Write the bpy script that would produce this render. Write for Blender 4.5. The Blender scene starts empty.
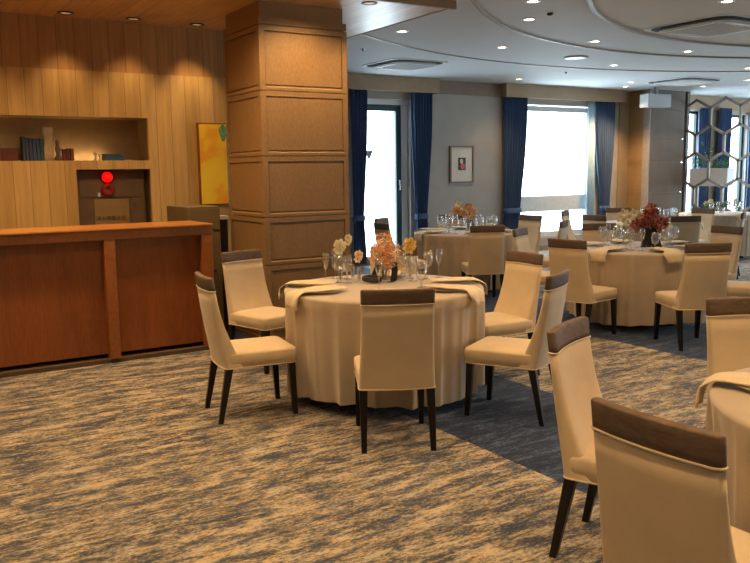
import bpy, bmesh, math, random
from mathutils import Vector, Matrix
random.seed(7)
PI = math.pi
sc = bpy.context.scene
C = bpy.data.collections.new('banquet_hall'); sc.collection.children.link(C)

# ------------------------------------------------------------------ materials
def nm(name):
    m = bpy.data.materials.new(name); m.use_nodes = True
    nt = m.node_tree; nt.nodes.clear()
    out = nt.nodes.new('ShaderNodeOutputMaterial'); b = nt.nodes.new('ShaderNodeBsdfPrincipled')
    nt.links.new(b.outputs[0], out.inputs[0])
    return m, nt, b, out
def N(nt, t, **kw):
    n = nt.nodes.new(t)
    for k, v in kw.items(): setattr(n, k, v)
    return n
def mth(nt, op, a, b=None, c=None):
    n = N(nt, 'ShaderNodeMath', operation=op)
    for i, v in enumerate((a, b, c)):
        if v is None: continue
        if hasattr(v, 'is_linked'): nt.links.new(v, n.inputs[i])
        else: n.inputs[i].default_value = v
    return n.outputs[0]
def mixc(nt, f, a, b, mode='MIX'):
    n = N(nt, 'ShaderNodeMix', data_type='RGBA', blend_type=mode)
    for i, v in ((0, f), (6, a), (7, b)):
        if hasattr(v, 'is_linked'): nt.links.new(v, n.inputs[i])
        elif i == 0: n.inputs[0].default_value = v
        else: n.inputs[i].default_value = (*v, 1)
    return n.outputs[2]
def noise(nt, vec, scale, det=3, rough=.5, sc3=None):
    if sc3:
        mp = N(nt, 'ShaderNodeMapping'); mp.inputs['Scale'].default_value = sc3; nt.links.new(vec, mp.inputs[0]); vec = mp.outputs[0]
    n = N(nt, 'ShaderNodeTexNoise'); n.inputs['Scale'].default_value = scale; n.inputs['Detail'].default_value = det; n.inputs['Roughness'].default_value = rough
    nt.links.new(vec, n.inputs['Vector']); return n.outputs['Fac']
def ramp(nt, f, stops):
    r = N(nt, 'ShaderNodeValToRGB'); e = r.color_ramp.elements
    while len(e) < len(stops): e.new(.5)
    for i, (p, c) in enumerate(stops): e[i].position = p; e[i].color = (*c, 1)
    nt.links.new(f, r.inputs[0]); return r.outputs[0]
def bump(nt, b, h, s=.2, d=.01):
    n = N(nt, 'ShaderNodeBump'); n.inputs['Strength'].default_value = s; n.inputs['Distance'].default_value = d
    nt.links.new(h, n.inputs['Height']); nt.links.new(n.outputs[0], b.inputs['Normal'])
def ocoord(nt): return N(nt, 'ShaderNodeTexCoord').outputs['Object']
def plain(name, col, rough=.6, metal=0, var=.08, vs=12, bmp=0, bs=80, spec=.5, coat=0):
    m, nt, b, _ = nm(name); oc = ocoord(nt)
    f = noise(nt, oc, vs, 3)
    d = tuple(max(0, c*(1-var)) for c in col); l = tuple(min(1, c*(1+var)) for c in col)
    nt.links.new(ramp(nt, f, [(.3, d), (.7, l)]), b.inputs['Base Color'])
    b.inputs['Roughness'].default_value = rough; b.inputs['Metallic'].default_value = metal
    b.inputs['Specular IOR Level'].default_value = spec
    if coat: b.inputs['Coat Weight'].default_value = coat
    if bmp: bump(nt, b, noise(nt, oc, bs, 2), bmp, .004)
    return m
def emis(name, col, s):
    m, nt, b, _ = nm(name); b.inputs['Base Color'].default_value = (*col, 1)
    b.inputs['Emission Color'].default_value = (*col, 1); b.inputs['Emission Strength'].default_value = s
    return m
def cloth(name, col, rough=.9, weave=420, sheen=.3):
    m, nt, b, _ = nm(name); oc = ocoord(nt)
    f = noise(nt, oc, 9, 4)
    c = ramp(nt, f, [(.3, tuple(x*.93 for x in col)), (.7, tuple(min(1, x*1.05) for x in col))])
    w1 = noise(nt, oc, 60, 2, .6, (1, 1, 9)); c = mixc(nt, .18, c, ramp(nt, w1, [(.35, tuple(x*.8 for x in col)), (.65, col)]))
    nt.links.new(c, b.inputs['Base Color']); b.inputs['Roughness'].default_value = rough
    b.inputs['Sheen Weight'].default_value = sheen; b.inputs['Specular IOR Level'].default_value = .2
    bump(nt, b, noise(nt, oc, weave, 1), .15, .002)
    return m
def planks(name, cols, width, axis=0, joint=.02, grain=(1, 1, .06), rough=.5, spec=.4, stagger=0):
    """boards side by side along one axis; grain runs along the boards"""
    m, nt, b, _ = nm(name); oc = ocoord(nt)
    sp = N(nt, 'ShaderNodeSeparateXYZ'); nt.links.new(oc, sp.inputs[0])
    x = mth(nt, 'DIVIDE', sp.outputs[axis], width); x = mth(nt, 'ADD', x, 100.37+stagger)
    idn = mth(nt, 'FLOOR', x); fr = mth(nt, 'FRACT', x)
    wn = N(nt, 'ShaderNodeTexWhiteNoise', noise_dimensions='1D'); nt.links.new(idn, wn.inputs['W'])
    base = ramp(nt, wn.outputs['Value'], [(i/(len(cols)-1), c) for i, c in enumerate(cols)])
    off = N(nt, 'ShaderNodeCombineXYZ'); nt.links.new(mth(nt, 'MULTIPLY', wn.outputs['Value'], 37.), off.inputs[2])
    va = N(nt, 'ShaderNodeVectorMath', operation='ADD'); nt.links.new(oc, va.inputs[0]); nt.links.new(off.outputs[0], va.inputs[1])
    g = noise(nt, va.outputs[0], 26, 5, .6, grain)
    c = mixc(nt, .55, base, mixc(nt, 1, base, ramp(nt, g, [(.3, (.62, .56, .5)), (.65, (1.08, 1.06, 1.04))]), 'MULTIPLY'))
    g2 = noise(nt, va.outputs[0], 5, 3, .6, grain)
    c = mixc(nt, .35, c, mixc(nt, 1, c, ramp(nt, g2, [(.35, (.7, .66, .6)), (.6, (1.1, 1.08, 1.05))]), 'MULTIPLY'))
    e = mth(nt, 'MINIMUM', fr, mth(nt, 'SUBTRACT', 1, fr))
    j = mth(nt, 'LESS_THAN', e, joint)
    c = mixc(nt, mth(nt, 'MULTIPLY', j, .6), c, tuple(k*.3 for k in cols[0]))
    nt.links.new(c, b.inputs['Base Color']); b.inputs['Roughness'].default_value = rough; b.inputs['Specular IOR Level'].default_value = spec
    bump(nt, b, mth(nt, 'SUBTRACT', mth(nt, 'MULTIPLY', g, .2), j), .25, .004)
    return m
def wood(name, c1, c2, rough=.4, grain=(1, 1, .08), sc=9, spec=.5, coat=0):
    m, nt, b, _ = nm(name); oc = ocoord(nt)
    mp = N(nt, 'ShaderNodeMapping'); mp.inputs['Scale'].default_value = grain; nt.links.new(oc, mp.inputs[0])
    n1 = N(nt, 'ShaderNodeTexNoise'); n1.inputs['Scale'].default_value = sc; n1.inputs['Detail'].default_value = 5; n1.inputs['Distortion'].default_value = 1.2
    nt.links.new(mp.outputs[0], n1.inputs['Vector'])
    f = n1.outputs['Fac']; fine = noise(nt, oc, 90, 3, .6, grain)
    c = ramp(nt, f, [(.3, c1), (.5, tuple((a+d)/2 for a, d in zip(c1, c2))), (.7, c2)])
    c = mixc(nt, .35, c, mixc(nt, 1, c, ramp(nt, fine, [(.35, (.55, .5, .5)), (.6, (1.1, 1.1, 1.1))]), 'MULTIPLY'))
    nt.links.new(c, b.inputs['Base Color']); b.inputs['Roughness'].default_value = rough; b.inputs['Specular IOR Level'].default_value = spec
    b.inputs['Coat Weight'].default_value = coat
    return m
def glassy(name, tint=(1, 1, 1), k=.12, rough=.03, edge=.5):
    """thin clear glass: see-through with a fresnel reflection and a faint body"""
    m, nt, b, out = nm(name)
    tr = N(nt, 'ShaderNodeBsdfTransparent'); tr.inputs[0].default_value = (*tint, 1)
    gl = N(nt, 'ShaderNodeBsdfGlossy'); gl.inputs['Roughness'].default_value = rough
    lw = N(nt, 'ShaderNodeLayerWeight'); lw.inputs[0].default_value = edge
    f = mth(nt, 'ADD', mth(nt, 'MULTIPLY', lw.outputs['Facing'], .55), k)
    mx = N(nt, 'ShaderNodeMixShader'); nt.links.new(f, mx.inputs[0]); nt.links.new(tr.outputs[0], mx.inputs[1]); nt.links.new(gl.outputs[0], mx.inputs[2])
    nt.links.new(mx.outputs[0], out.inputs[0]); return m
def carpet():
    m, nt, b, _ = nm('woven_streaked_carpet'); oc = ocoord(nt)
    sp = N(nt, 'ShaderNodeSeparateXYZ'); nt.links.new(oc, sp.inputs[0]); X = sp.outputs[0]
    big = noise(nt, oc, 1.0, 4, .62, (4.2, 14, 1))
    mid = noise(nt, oc, 1.0, 4, .7, (13, 44, 1))
    fine = noise(nt, oc, 1.0, 2, .7, (48, 95, 1))
    patch = noise(nt, oc, 1.0, 3, .55, (2.2, 6.5, 1))
    f = mth(nt, 'ADD', mth(nt, 'MULTIPLY', big, .44), mth(nt, 'ADD', mth(nt, 'MULTIPLY', mid, .40), mth(nt, 'ADD', mth(nt, 'MULTIPLY', fine, .34), mth(nt, 'MULTIPLY', patch, .20))))
    beige = ramp(nt, f, [(.610, (.030, .046, .085)), (.655, (.085, .09, .10)), (.69, (.20, .175, .135)), (.725, (.30, .26, .195)), (.77, (.46, .40, .30))])
    navy = ramp(nt, f, [(.62, (.002, .008, .034)), (.70, (.009, .024, .070)), (.77, (.055, .090, .165))])
    def band(a, c):
        return mth(nt, 'MULTIPLY', mth(nt, 'GREATER_THAN', X, a), mth(nt, 'LESS_THAN', X, c))
    tone = noise(nt, oc, 1.0, 3, .6, (6, 22, 3))
    beige = mixc(nt, .8, beige, mixc(nt, 1, beige, ramp(nt, tone, [(.38, (.78, .86, 1.12)), (.5, (1, 1, 1)), (.62, (1.12, .98, .80))]), 'MULTIPLY'))
    s = mth(nt, 'MINIMUM', mth(nt, 'ADD', band(2.81, 3.93), band(5.62, 6.8)), 1)
    c = mixc(nt, s, beige, navy)
    nt.links.new(c, b.inputs['Base Color']); b.inputs['Roughness'].default_value = .95; b.inputs['Specular IOR Level'].default_value = .1
    b.inputs['Sheen Weight'].default_value = .2
    bump(nt, b, fine, .25, .006)
    return m
def canvas(name):
    m, nt, b, _ = nm(name); oc = ocoord(nt)
    f = noise(nt, oc, 2.2, 3, .5); g = noise(nt, oc, 5, 2)
    c = ramp(nt, f, [(.38, (.93, .36, .01)), (.46, (.95, .45, .01)), (.5, (.97, .62, .02)), (.62, (.98, .68, .03))])
    c = mixc(nt, mth(nt, 'GREATER_THAN', g, .68), c, (.9, .75, .45))
    nt.links.new(c, b.inputs['Base Color']); b.inputs['Roughness'].default_value = .6
    return m

M = {}
M['carpet'] = carpet()
M['wall'] = plain('grey_wallpaper', (.37, .345, .31), .8, var=.05, vs=3, bmp=.3, bs=30)
M['plaster'] = plain('painted_ceiling', (.50, .53, .56), .75, var=.015, vs=1.5)
M['inner_ceiling'] = plain('warm_painted_ceiling', (.52, .48, .43), .75, var=.015, vs=1.5)  # beiger tone than the ceiling outside the inner ring
M['groove'] = plain('bronze_ceiling_trim', (.30, .25, .20), .5)
M['tan'] = plain('tan_pelmet_fabric', (.33, .235, .14), .7, var=.06, vs=8)
M['taupe'] = plain('taupe_crown_band', (.22, .165, .12), .7)
M['pier'] = wood('golden_panel_veneer', (.29, .175, .075), (.32, .195, .085), .5, (1, 1, .3), 4)
M['pier_taupe'] = wood('taupe_panel_veneer', (.135, .105, .082), (.165, .13, .10), .75, (1, 1, .3), 4)
M['taupe_light'] = plain('pale_taupe_post', (.30, .245, .20), .6)
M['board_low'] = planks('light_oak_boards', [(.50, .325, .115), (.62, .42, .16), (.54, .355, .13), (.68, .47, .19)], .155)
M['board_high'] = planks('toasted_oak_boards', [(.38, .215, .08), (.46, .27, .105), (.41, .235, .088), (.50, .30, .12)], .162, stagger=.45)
M['board_ceiling'] = planks('oak_ceiling_boards', [(.58, .37, .17), (.68, .45, .21), (.62, .40, .185)], .17, 0, .02, (1, .06, 1), .38, .6)
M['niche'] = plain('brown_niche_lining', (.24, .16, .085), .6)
M['counter'] = wood('cherry_counter_wood', (.21, .058, .013), (.30, .09, .021), .32, (1, 1, .12), 6, .5, .2)
M['counter_rim'] = wood('orange_cherry_edge_wood', (.52, .20, .045), (.62, .26, .06), .3, (.12, 1, 1), 6, .5, .3)  # orange cherry, its colour raised to carry the lamplight on the worktop
M['counter_rim2'] = wood('bright_cherry_frame_wood', (.27, .085, .018), (.36, .12, .028), .3, (.3, 1, .3), 6, .5, .3)
M['kick'] = plain('brown_plinth', (.10, .065, .04), .6)
M['linen'] = cloth('cream_linen_upholstery', (.66, .535, .365))
M['band'] = wood('brown_woven_band', (.13, .088, .064), (.18, .125, .092), .75, (.3, .3, 1), 30, .4)
M['piping'] = cloth('cream_piping', (.74, .62, .44))
M['espresso'] = wood('espresso_leg_wood', (.006, .004, .004), (.010, .006, .005), .4, (1, 1, .1), 12, .35, .1)
M['tcloth'] = cloth('champagne_tablecloth', (.50, .415, .315), .6, 300, .5)
M['napkin'] = cloth('ivory_napkin', (.72, .61, .43), .7)
M['china'] = plain('white_china', (.75, .73, .68), .15, var=.01)
M['gold'] = plain('gold_rim', (.8, .55, .18), .3, .6, var=.02)
M['silver'] = plain('polished_steel', (.6, .6, .6), .2, 1, var=.02)
M['glass'] = glassy('clear_drinking_glass', (.98, .99, .99), .09, .04, .5)
M['pane'] = glassy('window_glass', (.97, .99, .99), .03, .01, .2)
M['blue'] = cloth('navy_blue_curtain', (.045, .088, .195), .8, 200, .4)
M['sheer'] = plain('pale_blue_sheer', (.45, .62, .75), .7)
M['darkgreen'] = plain('dark_teal_window_metal', (.018, .05, .055), .35, .3)
M['greywhite'] = plain('pale_window_metal', (.50, .52, .52), .4)
M['picframe'] = wood('walnut_picture_frame', (.14, .075, .045), (.2, .11, .06), .4)
M['paper'] = plain('cream_mount_board', (.62, .60, .54), .8, var=.02)
M['ink'] = plain('dark_print', (.05, .04, .05), .7, var=.3, vs=40)
M['pink'] = plain('pink_print', (.62, .12, .15), .7, var=.3, vs=30)
M['skin'] = plain('pale_print', (.6, .5, .42), .7)
M['canvas'] = canvas('orange_yellow_canvas')
M['green'] = plain('grey_green_paint', (.14, .32, .12), .7, var=.5, vs=25)
M['olive'] = plain('olive_brown_cabinet_paint', (.15, .115, .062), .45)
M['black'] = plain('black_satin', (.012, .012, .014), .35)
M['ribbon'] = plain('black_velvet_ribbon', (.008, .009, .014), .6)
M['white'] = plain('white_plastic', (.68, .69, .70), .4, var=.01)
M['speaker_grey'] = plain('pale_grey_speaker_shell', (.42, .45, .48), .5, var=.02)
M['grey'] = plain('grey_grille', (.30, .30, .31), .5)
M['slot'] = plain('dark_air_slot', (.012, .012, .012), .8)
M['ledwarm'] = emis('lit_downlight_lens', (1, .86, .62), 14)
M['leddim'] = emis('dim_downlight_lens', (1, .7, .4), .15)
M['redlamp'] = emis('red_lamp_lens', (1, .002, .002), 1.15)
M['redbell'] = plain('dark_red_bell', (.30, .015, .015), .4)
M['stand_metal'] = plain('dark_brass_lattice', (.25, .225, .20), .45, .3)
M['darkpost'] = plain('dark_bronze_post', (.06, .04, .035), .5)
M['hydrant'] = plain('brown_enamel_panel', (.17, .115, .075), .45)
M['hydrant_door'] = plain('khaki_enamel_door', (.34, .225, .10), .45)
M['txt'] = plain('dark_brown_lettering', (.02, .01, .006), .6)
for n, c in dict(bk_navy=(.02, .05, .13), bk_blue=(.025, .06, .17), bk_slate=(.03, .045, .09), bk_teal=(.015, .075, .12), bk_red=(.13, .02, .015), bk_wine=(.09, .02, .02), bk_cream=(.6, .5, .32), bk_brown=(.10, .05, .03)).items():
    M[n] = plain(n.replace('bk_', '')+'_book_cloth', c, .6, var=.15, vs=20)
M['stone'] = plain('pale_stone_vase', (.42, .36, .24), .6)
M['petal_orange'] = plain('salmon_orange_petals', (.80, .36, .15), .6, var=.3, vs=30)
M['petal_pink'] = plain('dusty_pink_petals', (.92, .70, .55), .6, var=.25, vs=30)
M['petal_red'] = plain('crimson_petals', (.22, .03, .035), .6, var=.4, vs=30)
M['petal_wine'] = plain('rose_petals', (.55, .22, .18), .6, var=.4, vs=30)
M['petal_white'] = plain('ivory_orchid_petals', (.80, .76, .60), .6, var=.08)
M['petal_yellow'] = plain('soft_yellow_petals', (.85, .62, .22), .6, var=.15, vs=30)
M['leaf'] = plain('green_leaf', (.06, .17, .05), .5, var=.3, vs=20)
M['stem'] = plain('olive_stem', (.13, .14, .05), .6)
M['marker'] = plain('grey_marker_film', (.32, .32, .32), .6)

# ------------------------------------------------------------------ mesh helper
class MB:
    def __init__(s): s.v = []; s.f = []; s.mi = []; s.cur = 0
    def add(s, vs, fs, T=None):
        o = len(s.v)
        s.v += [tuple(T @ Vector(p)) if T else tuple(p) for p in vs]
        s.f += [tuple(i+o for i in f) for f in fs]; s.mi += [s.cur]*len(fs)
        return s
    def box(s, x0, x1, y0, y1, z0, z1, T=None):
        v = [(x0,y0,z0),(x1,y0,z0),(x1,y1,z0),(x0,y1,z0),(x0,y0,z1),(x1,y0,z1),(x1,y1,z1),(x0,y1,z1)]
        return s.add(v, [(0,3,2,1),(4,5,6,7),(0,1,5,4),(1,2,6,5),(2,3,7,6),(3,0,4,7)], T)
    def loft(s, loops, cap0=True, cap1=True, T=None, closed=True):
        n = len(loops[0]); v = [p for l in loops for p in l]; f = []
        for i in range(len(loops)-1):
            for j in range(n if closed else n-1):
                k = (j+1) % n
                f.append((i*n+j, i*n+k, (i+1)*n+k, (i+1)*n+j))
        if cap0: f.append(tuple(reversed(range(n))))
        if cap1: f.append(tuple((len(loops)-1)*n+j for j in range(n)))
        return s.add(v, f, T)
    def lathe(s, prof, n=24, c=(0, 0, 0), T=None, cap0=False, cap1=False):
        return s.loft([[(c[0]+r*math.cos(2*PI*j/n), c[1]+r*math.sin(2*PI*j/n), c[2]+z) for j in range(n)] for r, z in prof], cap0, cap1, T)
    def tube(s, pts, r, n=8, T=None, cap=True):
        P = [Vector(p) for p in pts]; loops = []
        rr = r if isinstance(r, (list, tuple)) else [r]*len(P)
        for i, p in enumerate(P):
            d = (P[min(i+1, len(P)-1)]-P[max(i-1, 0)]).normalized()
            a = Vector((0, 0, 1)) if abs(d.z) < .9 else Vector((1, 0, 0))
            u = d.cross(a).normalized(); w = u.cross(d)*-1
            loops.append([tuple(p+rr[i]*(math.cos(2*PI*j/n)*u+math.sin(2*PI*j/n)*w)) for j in range(n)])
        return s.loft(loops, cap, cap, T)
    def build(s, name, mat, parent=None, smooth=False, bevel=0, sub=0):
        me = bpy.data.meshes.new(name); me.from_pydata(s.v, [], s.f); me.update()
        bm = bmesh.new(); bm.from_mesh(me); bmesh.ops.recalc_face_normals(bm, faces=bm.faces); bm.to_mesh(me); bm.free()
        o = bpy.data.objects.new(name, me); C.objects.link(o)
        for m in (mat if isinstance(mat, (list, tuple)) else [mat]): me.materials.append(m)
        for p, i in zip(me.polygons, s.mi): p.material_index = i; p.use_smooth = smooth
        if parent: o.parent = parent
        if bevel:
            b = o.modifiers.new('bevel', 'BEVEL'); b.width = bevel; b.segments = 2; b.limit_method = 'ANGLE'
            for p in me.polygons: p.use_smooth = False
        if sub:
            b = o.modifiers.new('sub', 'SUBSURF'); b.levels = sub; b.render_levels = sub
        return o
def tag(o, label=None, cat=None, group=None, kind=None):
    for k, v in (('label', label), ('category', cat), ('group', group), ('kind', kind)):
        if v: o[k] = v
    return o
def thing(name, label, cat, loc=(0, 0, 0), rz=0, group=None):
    o = bpy.data.objects.new(name, None); o.empty_display_size = .1; C.objects.link(o)
    o.location = loc; o.rotation_euler = (0, 0, rz)
    return tag(o, label, cat, group)
def kids(o): return [c for c in C.objects if c.parent == o]
KID = {}
def copy_tree(o, parent=None):
    c = o.copy(); C.objects.link(c)
    if parent is not None: c.parent = parent
    if o.name not in KID: KID[o.name] = kids(o)
    for ch in KID[o.name]: copy_tree(ch, c)
    return c
def struct(name, mb, mat, **kw):
    o = mb.build(name, mat, **kw)
    if o.parent is None: o['kind'] = 'structure'
    return o
def root_struct(name):
    o = bpy.data.objects.new(name, None); C.objects.link(o); o['kind'] = 'structure'; return o
def rrect(w, d, r, z, n=5, cx=0, cy=0):
    """rounded rectangle loop at height z"""
    out = []
    for sx, sy, a0 in ((1, 1, 0), (-1, 1, PI/2), (-1, -1, PI), (1, -1, 1.5*PI)):
        for i in range(n):
            a = a0+PI/2*i/(n-1); out.append((cx+sx*(w/2-r)+r*math.cos(a), cy+sy*(d/2-r)+r*math.sin(a), z))
    return out

# ------------------------------------------------------------------ sizes
ZC = 3.10; ZW = 3.05            # white ceiling, timber ceiling
YB = 11.35                      # window wall
YW = 8.25                       # timber wall
KB = YB/10.72
def bx(x): return x*KB
def bz(z): return 1.55+(z-1.55)*KB

# ------------------------------------------------------------------ shell
struct('floor', MB().box(-3.5, 19, -4, YB+.2, -.1, 0), M['carpet'])
struct('ceiling', MB().box(-3.5, 19, -4, YB+.2, ZC, ZC+.15), M['plaster'])
wc = struct('timber_ceiling', MB().box(-3.4, 4.72, 6.09, YW+.3, ZW, ZC-.001), M['board_ceiling'])
struct('trim_ceiling_front', MB().box(-3.4, 4.74, 6.05, 6.09, ZW-.025, ZC-.001), M['tan'])
struct('trim_ceiling_side', MB().box(4.72, 4.74, 6.09, YW+.3, ZW-.005, ZC-.001), M['tan'])
def ring(name, r, w, zt, z0, mat):
    c = (8.71, 1.98, 0)
    mb = MB().lathe([(r-w/2, zt), (r-w/2, z0), (r+w/2, z0), (r+w/2, zt)], 128, c)
    return struct(name, mb, mat)
ring('trim_1', 4.50, .045, ZC, ZC-.03, M['groove'])
ring('trim_2', 5.53, .035, ZC, ZC-.02, M['groove'])
ring('trim_3', 7.10, .03, ZC, ZC-.012, M['groove'])
struct('ceiling_inner_disc', MB().lathe([(4.478, ZC-.008), (.001, ZC-.008)], 96, (8.71, 1.98, 0)), M['inner_ceiling'])
# window wall with openings: (x0,x1,z0,z1)
W = [(bx(6.42), bx(7.46), .02, bz(2.68)), (bx(9.62), bx(11.70), .25, bz(2.70)), (14.75, 15.75, .1, 2.78), (16.36, 17.45, .1, 2.74)]
def wall_with(name, xs0, xs1, holes, y0, y1, ztop, mat, axis='x'):
    mb = MB(); cur = xs0
    def B(a, b, c, d):
        if axis == 'x': mb.box(a, b, y0, y1, c, d)
        else: mb.box(y0, y1, a, b, c, d)
    for x0, x1, z0, z1 in holes:
        B(cur, x0, 0, ztop); B(x0, x1, 0, z0); B(x0, x1, z1, ztop); cur = x1
    B(cur, xs1, 0, ztop)
    return struct(name, mb, mat)
wall_with('wall_back', 4.4, 19, W, YB, YB+.28, ZC, M['wall'])
RW = [(-2.2, .2, .3, 2.7), (1.0, 3.4, .3, 2.7), (4.2, 6.6, .3, 2.7), (7.4, 9.8, .3, 2.7)]
wall_with('wall_right', -4, YB+.28, RW, 19, 19.25, ZC, M['wall'], 'y')
struct('wall_left', MB().box(-3.6, -3.4, -4, YW+.4, 0, ZC), M['wall'])
struct('wall_front', MB().box(-3.5, 19, -4.2, -4, 0, ZC), M['wall'])
struct('wall_side', MB().box(4.2, 4.4, YW, YB+.2, 0, ZC), M['wall'])
struct('baseboard_back', MB().box(4.4, 19, YB-.015, YB-.001, 0, .09), M['taupe'])

# windows
def window(name, x0, x1, z0, z1, y, frame, fw, mat, handle=None, rails=(), depth=.07):
    r = root_struct(name)
    f = MB()
    f.box(x0, x0+fw, y, y+depth, z0, z1).box(x1-fw, x1, y, y+depth, z0, z1)
    f.box(x0+fw, x1-fw, y, y+depth, z1-fw, z1).box(x0+fw, x1-fw, y, y+depth, z0, z0+fw)
    f.build('window_frame', mat, r, bevel=.006)
    for (a, b) in rails: MB().box(x0+fw, x1-fw, y-.005, y+depth, a, b).build('window_rail', mat, r, bevel=.006)
    MB().box(x0+fw, x1-fw, y+depth*.5, y+depth*.5+.008, z0+fw, z1-fw).build('window_pane', M['pane'], r)
    if handle:
        hx, hz = handle
        MB().box(hx-.015, hx+.015, y-.03, y-.001, hz-.05, hz+.03).box(hx-.012, hx+.012, y-.05, y-.03, hz-.14, hz+.02).build('window_handle', M['grey'], r, bevel=.004)
    return r
w1 = window('window_1', bx(6.42), bx(7.345), .02, bz(2.60), YB+.10, None, .105, M['darkgreen'], (bx(7.30), 1.38))
MB().box(bx(7.345), bx(7.46), YB+.10, YB+.16, .02, bz(2.60)).build('side_panel', M['white'], w1)
MB().box(bx(6.42), bx(7.46), YB+.06, YB+.16, bz(2.60), bz(2.68)).build('head_panel', M['white'], w1)
t = MB(); cx_, cz_ = bx(6.747), bz(1.80); t.add([(cx_-.085, YB+.125, cz_+.09), (cx_+.085, YB+.125, cz_+.09), (cx_, YB+.125, cz_-.08), (cx_-.085, YB+.129, cz_+.09), (cx_+.085, YB+.129, cz_+.09), (cx_, YB+.129, cz_-.08)], [(0, 1, 2), (3, 5, 4), (0, 3, 4, 1), (1, 4, 5, 2), (2, 5, 3, 0)])
t.build('triangle_marker', M['marker'], w1)
w2 = window('window_2', bx(9.62), bx(11.64), .25, bz(2.68), YB+.08, None, .10, M['greywhite'], (bx(11.585), 1.30), [(bz(.79), bz(1.075))])
window('window_3', 14.75, 15.75, .1, 2.78, YB+.10, None, .06, M['darkgreen'])
window('window_4', 16.36, 17.45, .1, 2.74, YB+.10, None, .06, M['darkgreen'])
for i, (a, b, c, d) in enumerate(RW):
    r = root_struct('window_%d' % (i+5)); f = MB()
    f.box(19.08, 19.15, a, a+.08, c, d).box(19.08, 19.15, b-.08, b, c, d).box(19.08, 19.15, a+.08, b-.08, d-.08, d).box(19.08, 19.15, a+.08, b-.08, c, c+.08).box(19.08, 19.15, (a+b)/2-.04, (a+b)/2+.04, c+.08, d-.08)
    f.build('window_frame', M['greywhite'], r)
    MB().box(19.11, 19.118, a+.08, b-.08, c+.08, d-.08).build('window_pane', M['pane'], r)

# pelmets over the curtains and the crown band between them
PZ = bz(2.785)
def pelmet(x0, x1, lab):
    o = thing('curtain_pelmet', lab, 'pelmet', (x0, YB, PZ))
    o['kind'] = 'structure'
    mb = MB().box(x0, x1, 11.16, 11.19, PZ, ZC-.002).box(x0, x0+.03, 11.19, YB-.002, PZ, ZC-.002).box(x1-.03, x1, 11.19, YB-.002, PZ, ZC-.002)
    mb.v = [(a-x0, b-YB, c-PZ) for a, b, c in mb.v]
    mb.build('pelmet_board', M['tan'], o)
    rd = MB().tube([(.05, -.09, .06), (x1-x0-.05, -.09, .06)], .014); rd.build('curtain_rail', M['grey'], o)
for a, b, n_ in ((6.02, bx(7.93)-.02, 1), (bx(9.36)-.03, bx(12.33), 2)):
    mb = MB().box(a, b, 11.16, 11.19, PZ, ZC-.002).box(a, a+.03, 11.19, YB-.002, PZ, ZC-.002).box(b-.03, b, 11.19, YB-.002, PZ, ZC-.002)
    struct('trim_pelmet_%d' % n_, mb, M['tan'])
struct('trim_crown', MB().box(bx(7.93)-.02, bx(9.36)-.03, YB-.04, YB-.002, bz(2.80), ZC-.002), M['taupe'])
struct('trim_crown_right', MB().box(14.42, 19, YB-.08, YB-.002, 2.80, ZC-.002), M['tan'])
struct('trim_right_reveal', MB().box(bx(12.33), 13.33, 11.31, YB-.002, 0, ZC-.002), M['tan'])
struct('trim_window_pier', MB().box(15.88, 16.25, YB-.15, YB-.002, 0, 2.80), M['pier_taupe'])

# curtains: pleated, gathered by a tie
def curtain(x0, x1, tx0, tx1, ztie, lab, y=YB-.09, sheer=False, top=PZ, tie=True, n=9):
    xa, xb = x0, x1
    base = ((x0+x1)/2, y, 0)
    o = thing('curtain', lab, 'curtain', base, 0, None)
    cols = n*8; loops = []
    zs = [top+.06, top-.05, 2.4, 2.0, 1.6, ztie+.35, ztie+.12, ztie, ztie-.12, ztie-.4, .35, .04]
    for z in zs:
        if z >= ztie: k = ((top-z)/(top-ztie)) if top > z else 0; k = max(0, min(1, k))**1.6
        else: k = 1-.75*min(1, (ztie-z)/.8)**.8*.6
        if not tie: k = max(0, (top-z)/top)*.25
        a = xa+(tx0-xa)*k; b = xb+(tx1-xb)*k
        amp = .035*(1-.35*k)
        row = []
        for j in range(cols+1):
            u = j/cols
            row.append((a+(b-a)*u-base[0], amp*math.sin(u*n*2*PI)+.008*math.sin(u*37+z*3), z))
        loops.append(row)
    mb = MB()
    front = loops; back = [[(p[0], p[1]+.006, p[2]) for p in reversed(r)] for r in loops]
    mb.loft([f_+b_ for f_, b_ in zip(front, back)])
    mb.build('drape', M['blue'], o, smooth=True)
    if tie:
        a, b = tx0-base[0]-.012, tx1-base[0]+.012
        mb = MB().loft([rrect(b-a, .13, .05, z, 5, (a+b)/2, 0) for z in (ztie-.045, ztie+.045)])
        mb.build('tieback', M['blue'], o, smooth=True)
    if sheer:
        mb = MB(); rows = []
        for z in (top+.05, 1.5, .05):
            rows.append([(xa-base[0]-.16+.2*u/24, .03+.018*math.sin(u*1.6), z) for u in range(25)]+[(xa-base[0]-.16+.2*u/24, .034+.018*math.sin(u*1.6), z) for u in reversed(range(25))])
        mb.loft(rows).build('sheer_panel', M['sheer'], o, smooth=True)
    return o
curtain(bx(6.314), bx(6.60), bx(6.33), bx(6.51), .80, 'navy curtain left of the dark-framed window, beside the panelled column', n=5)
curtain(bx(7.421), bx(7.834), bx(7.50), bx(7.72), .78, 'navy tied curtain right of the dark-framed window', n=7)
curtain(bx(9.364), bx(9.894), bx(9.384), bx(9.75), .80, 'navy tied curtain left of the wide pale-framed window', n=8)
curtain(bx(11.60), bx(12.12), bx(11.81), bx(12.03), .76, 'navy curtain with pale sheer edge right of the wide pale-framed window', sheer=True, n=8)
curtain(15.55, 15.86, 15.6, 15.8, .8, 'dark navy curtain left of the slim pier behind the hexagon lattice', top=2.78, tie=False, n=5)
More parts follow.
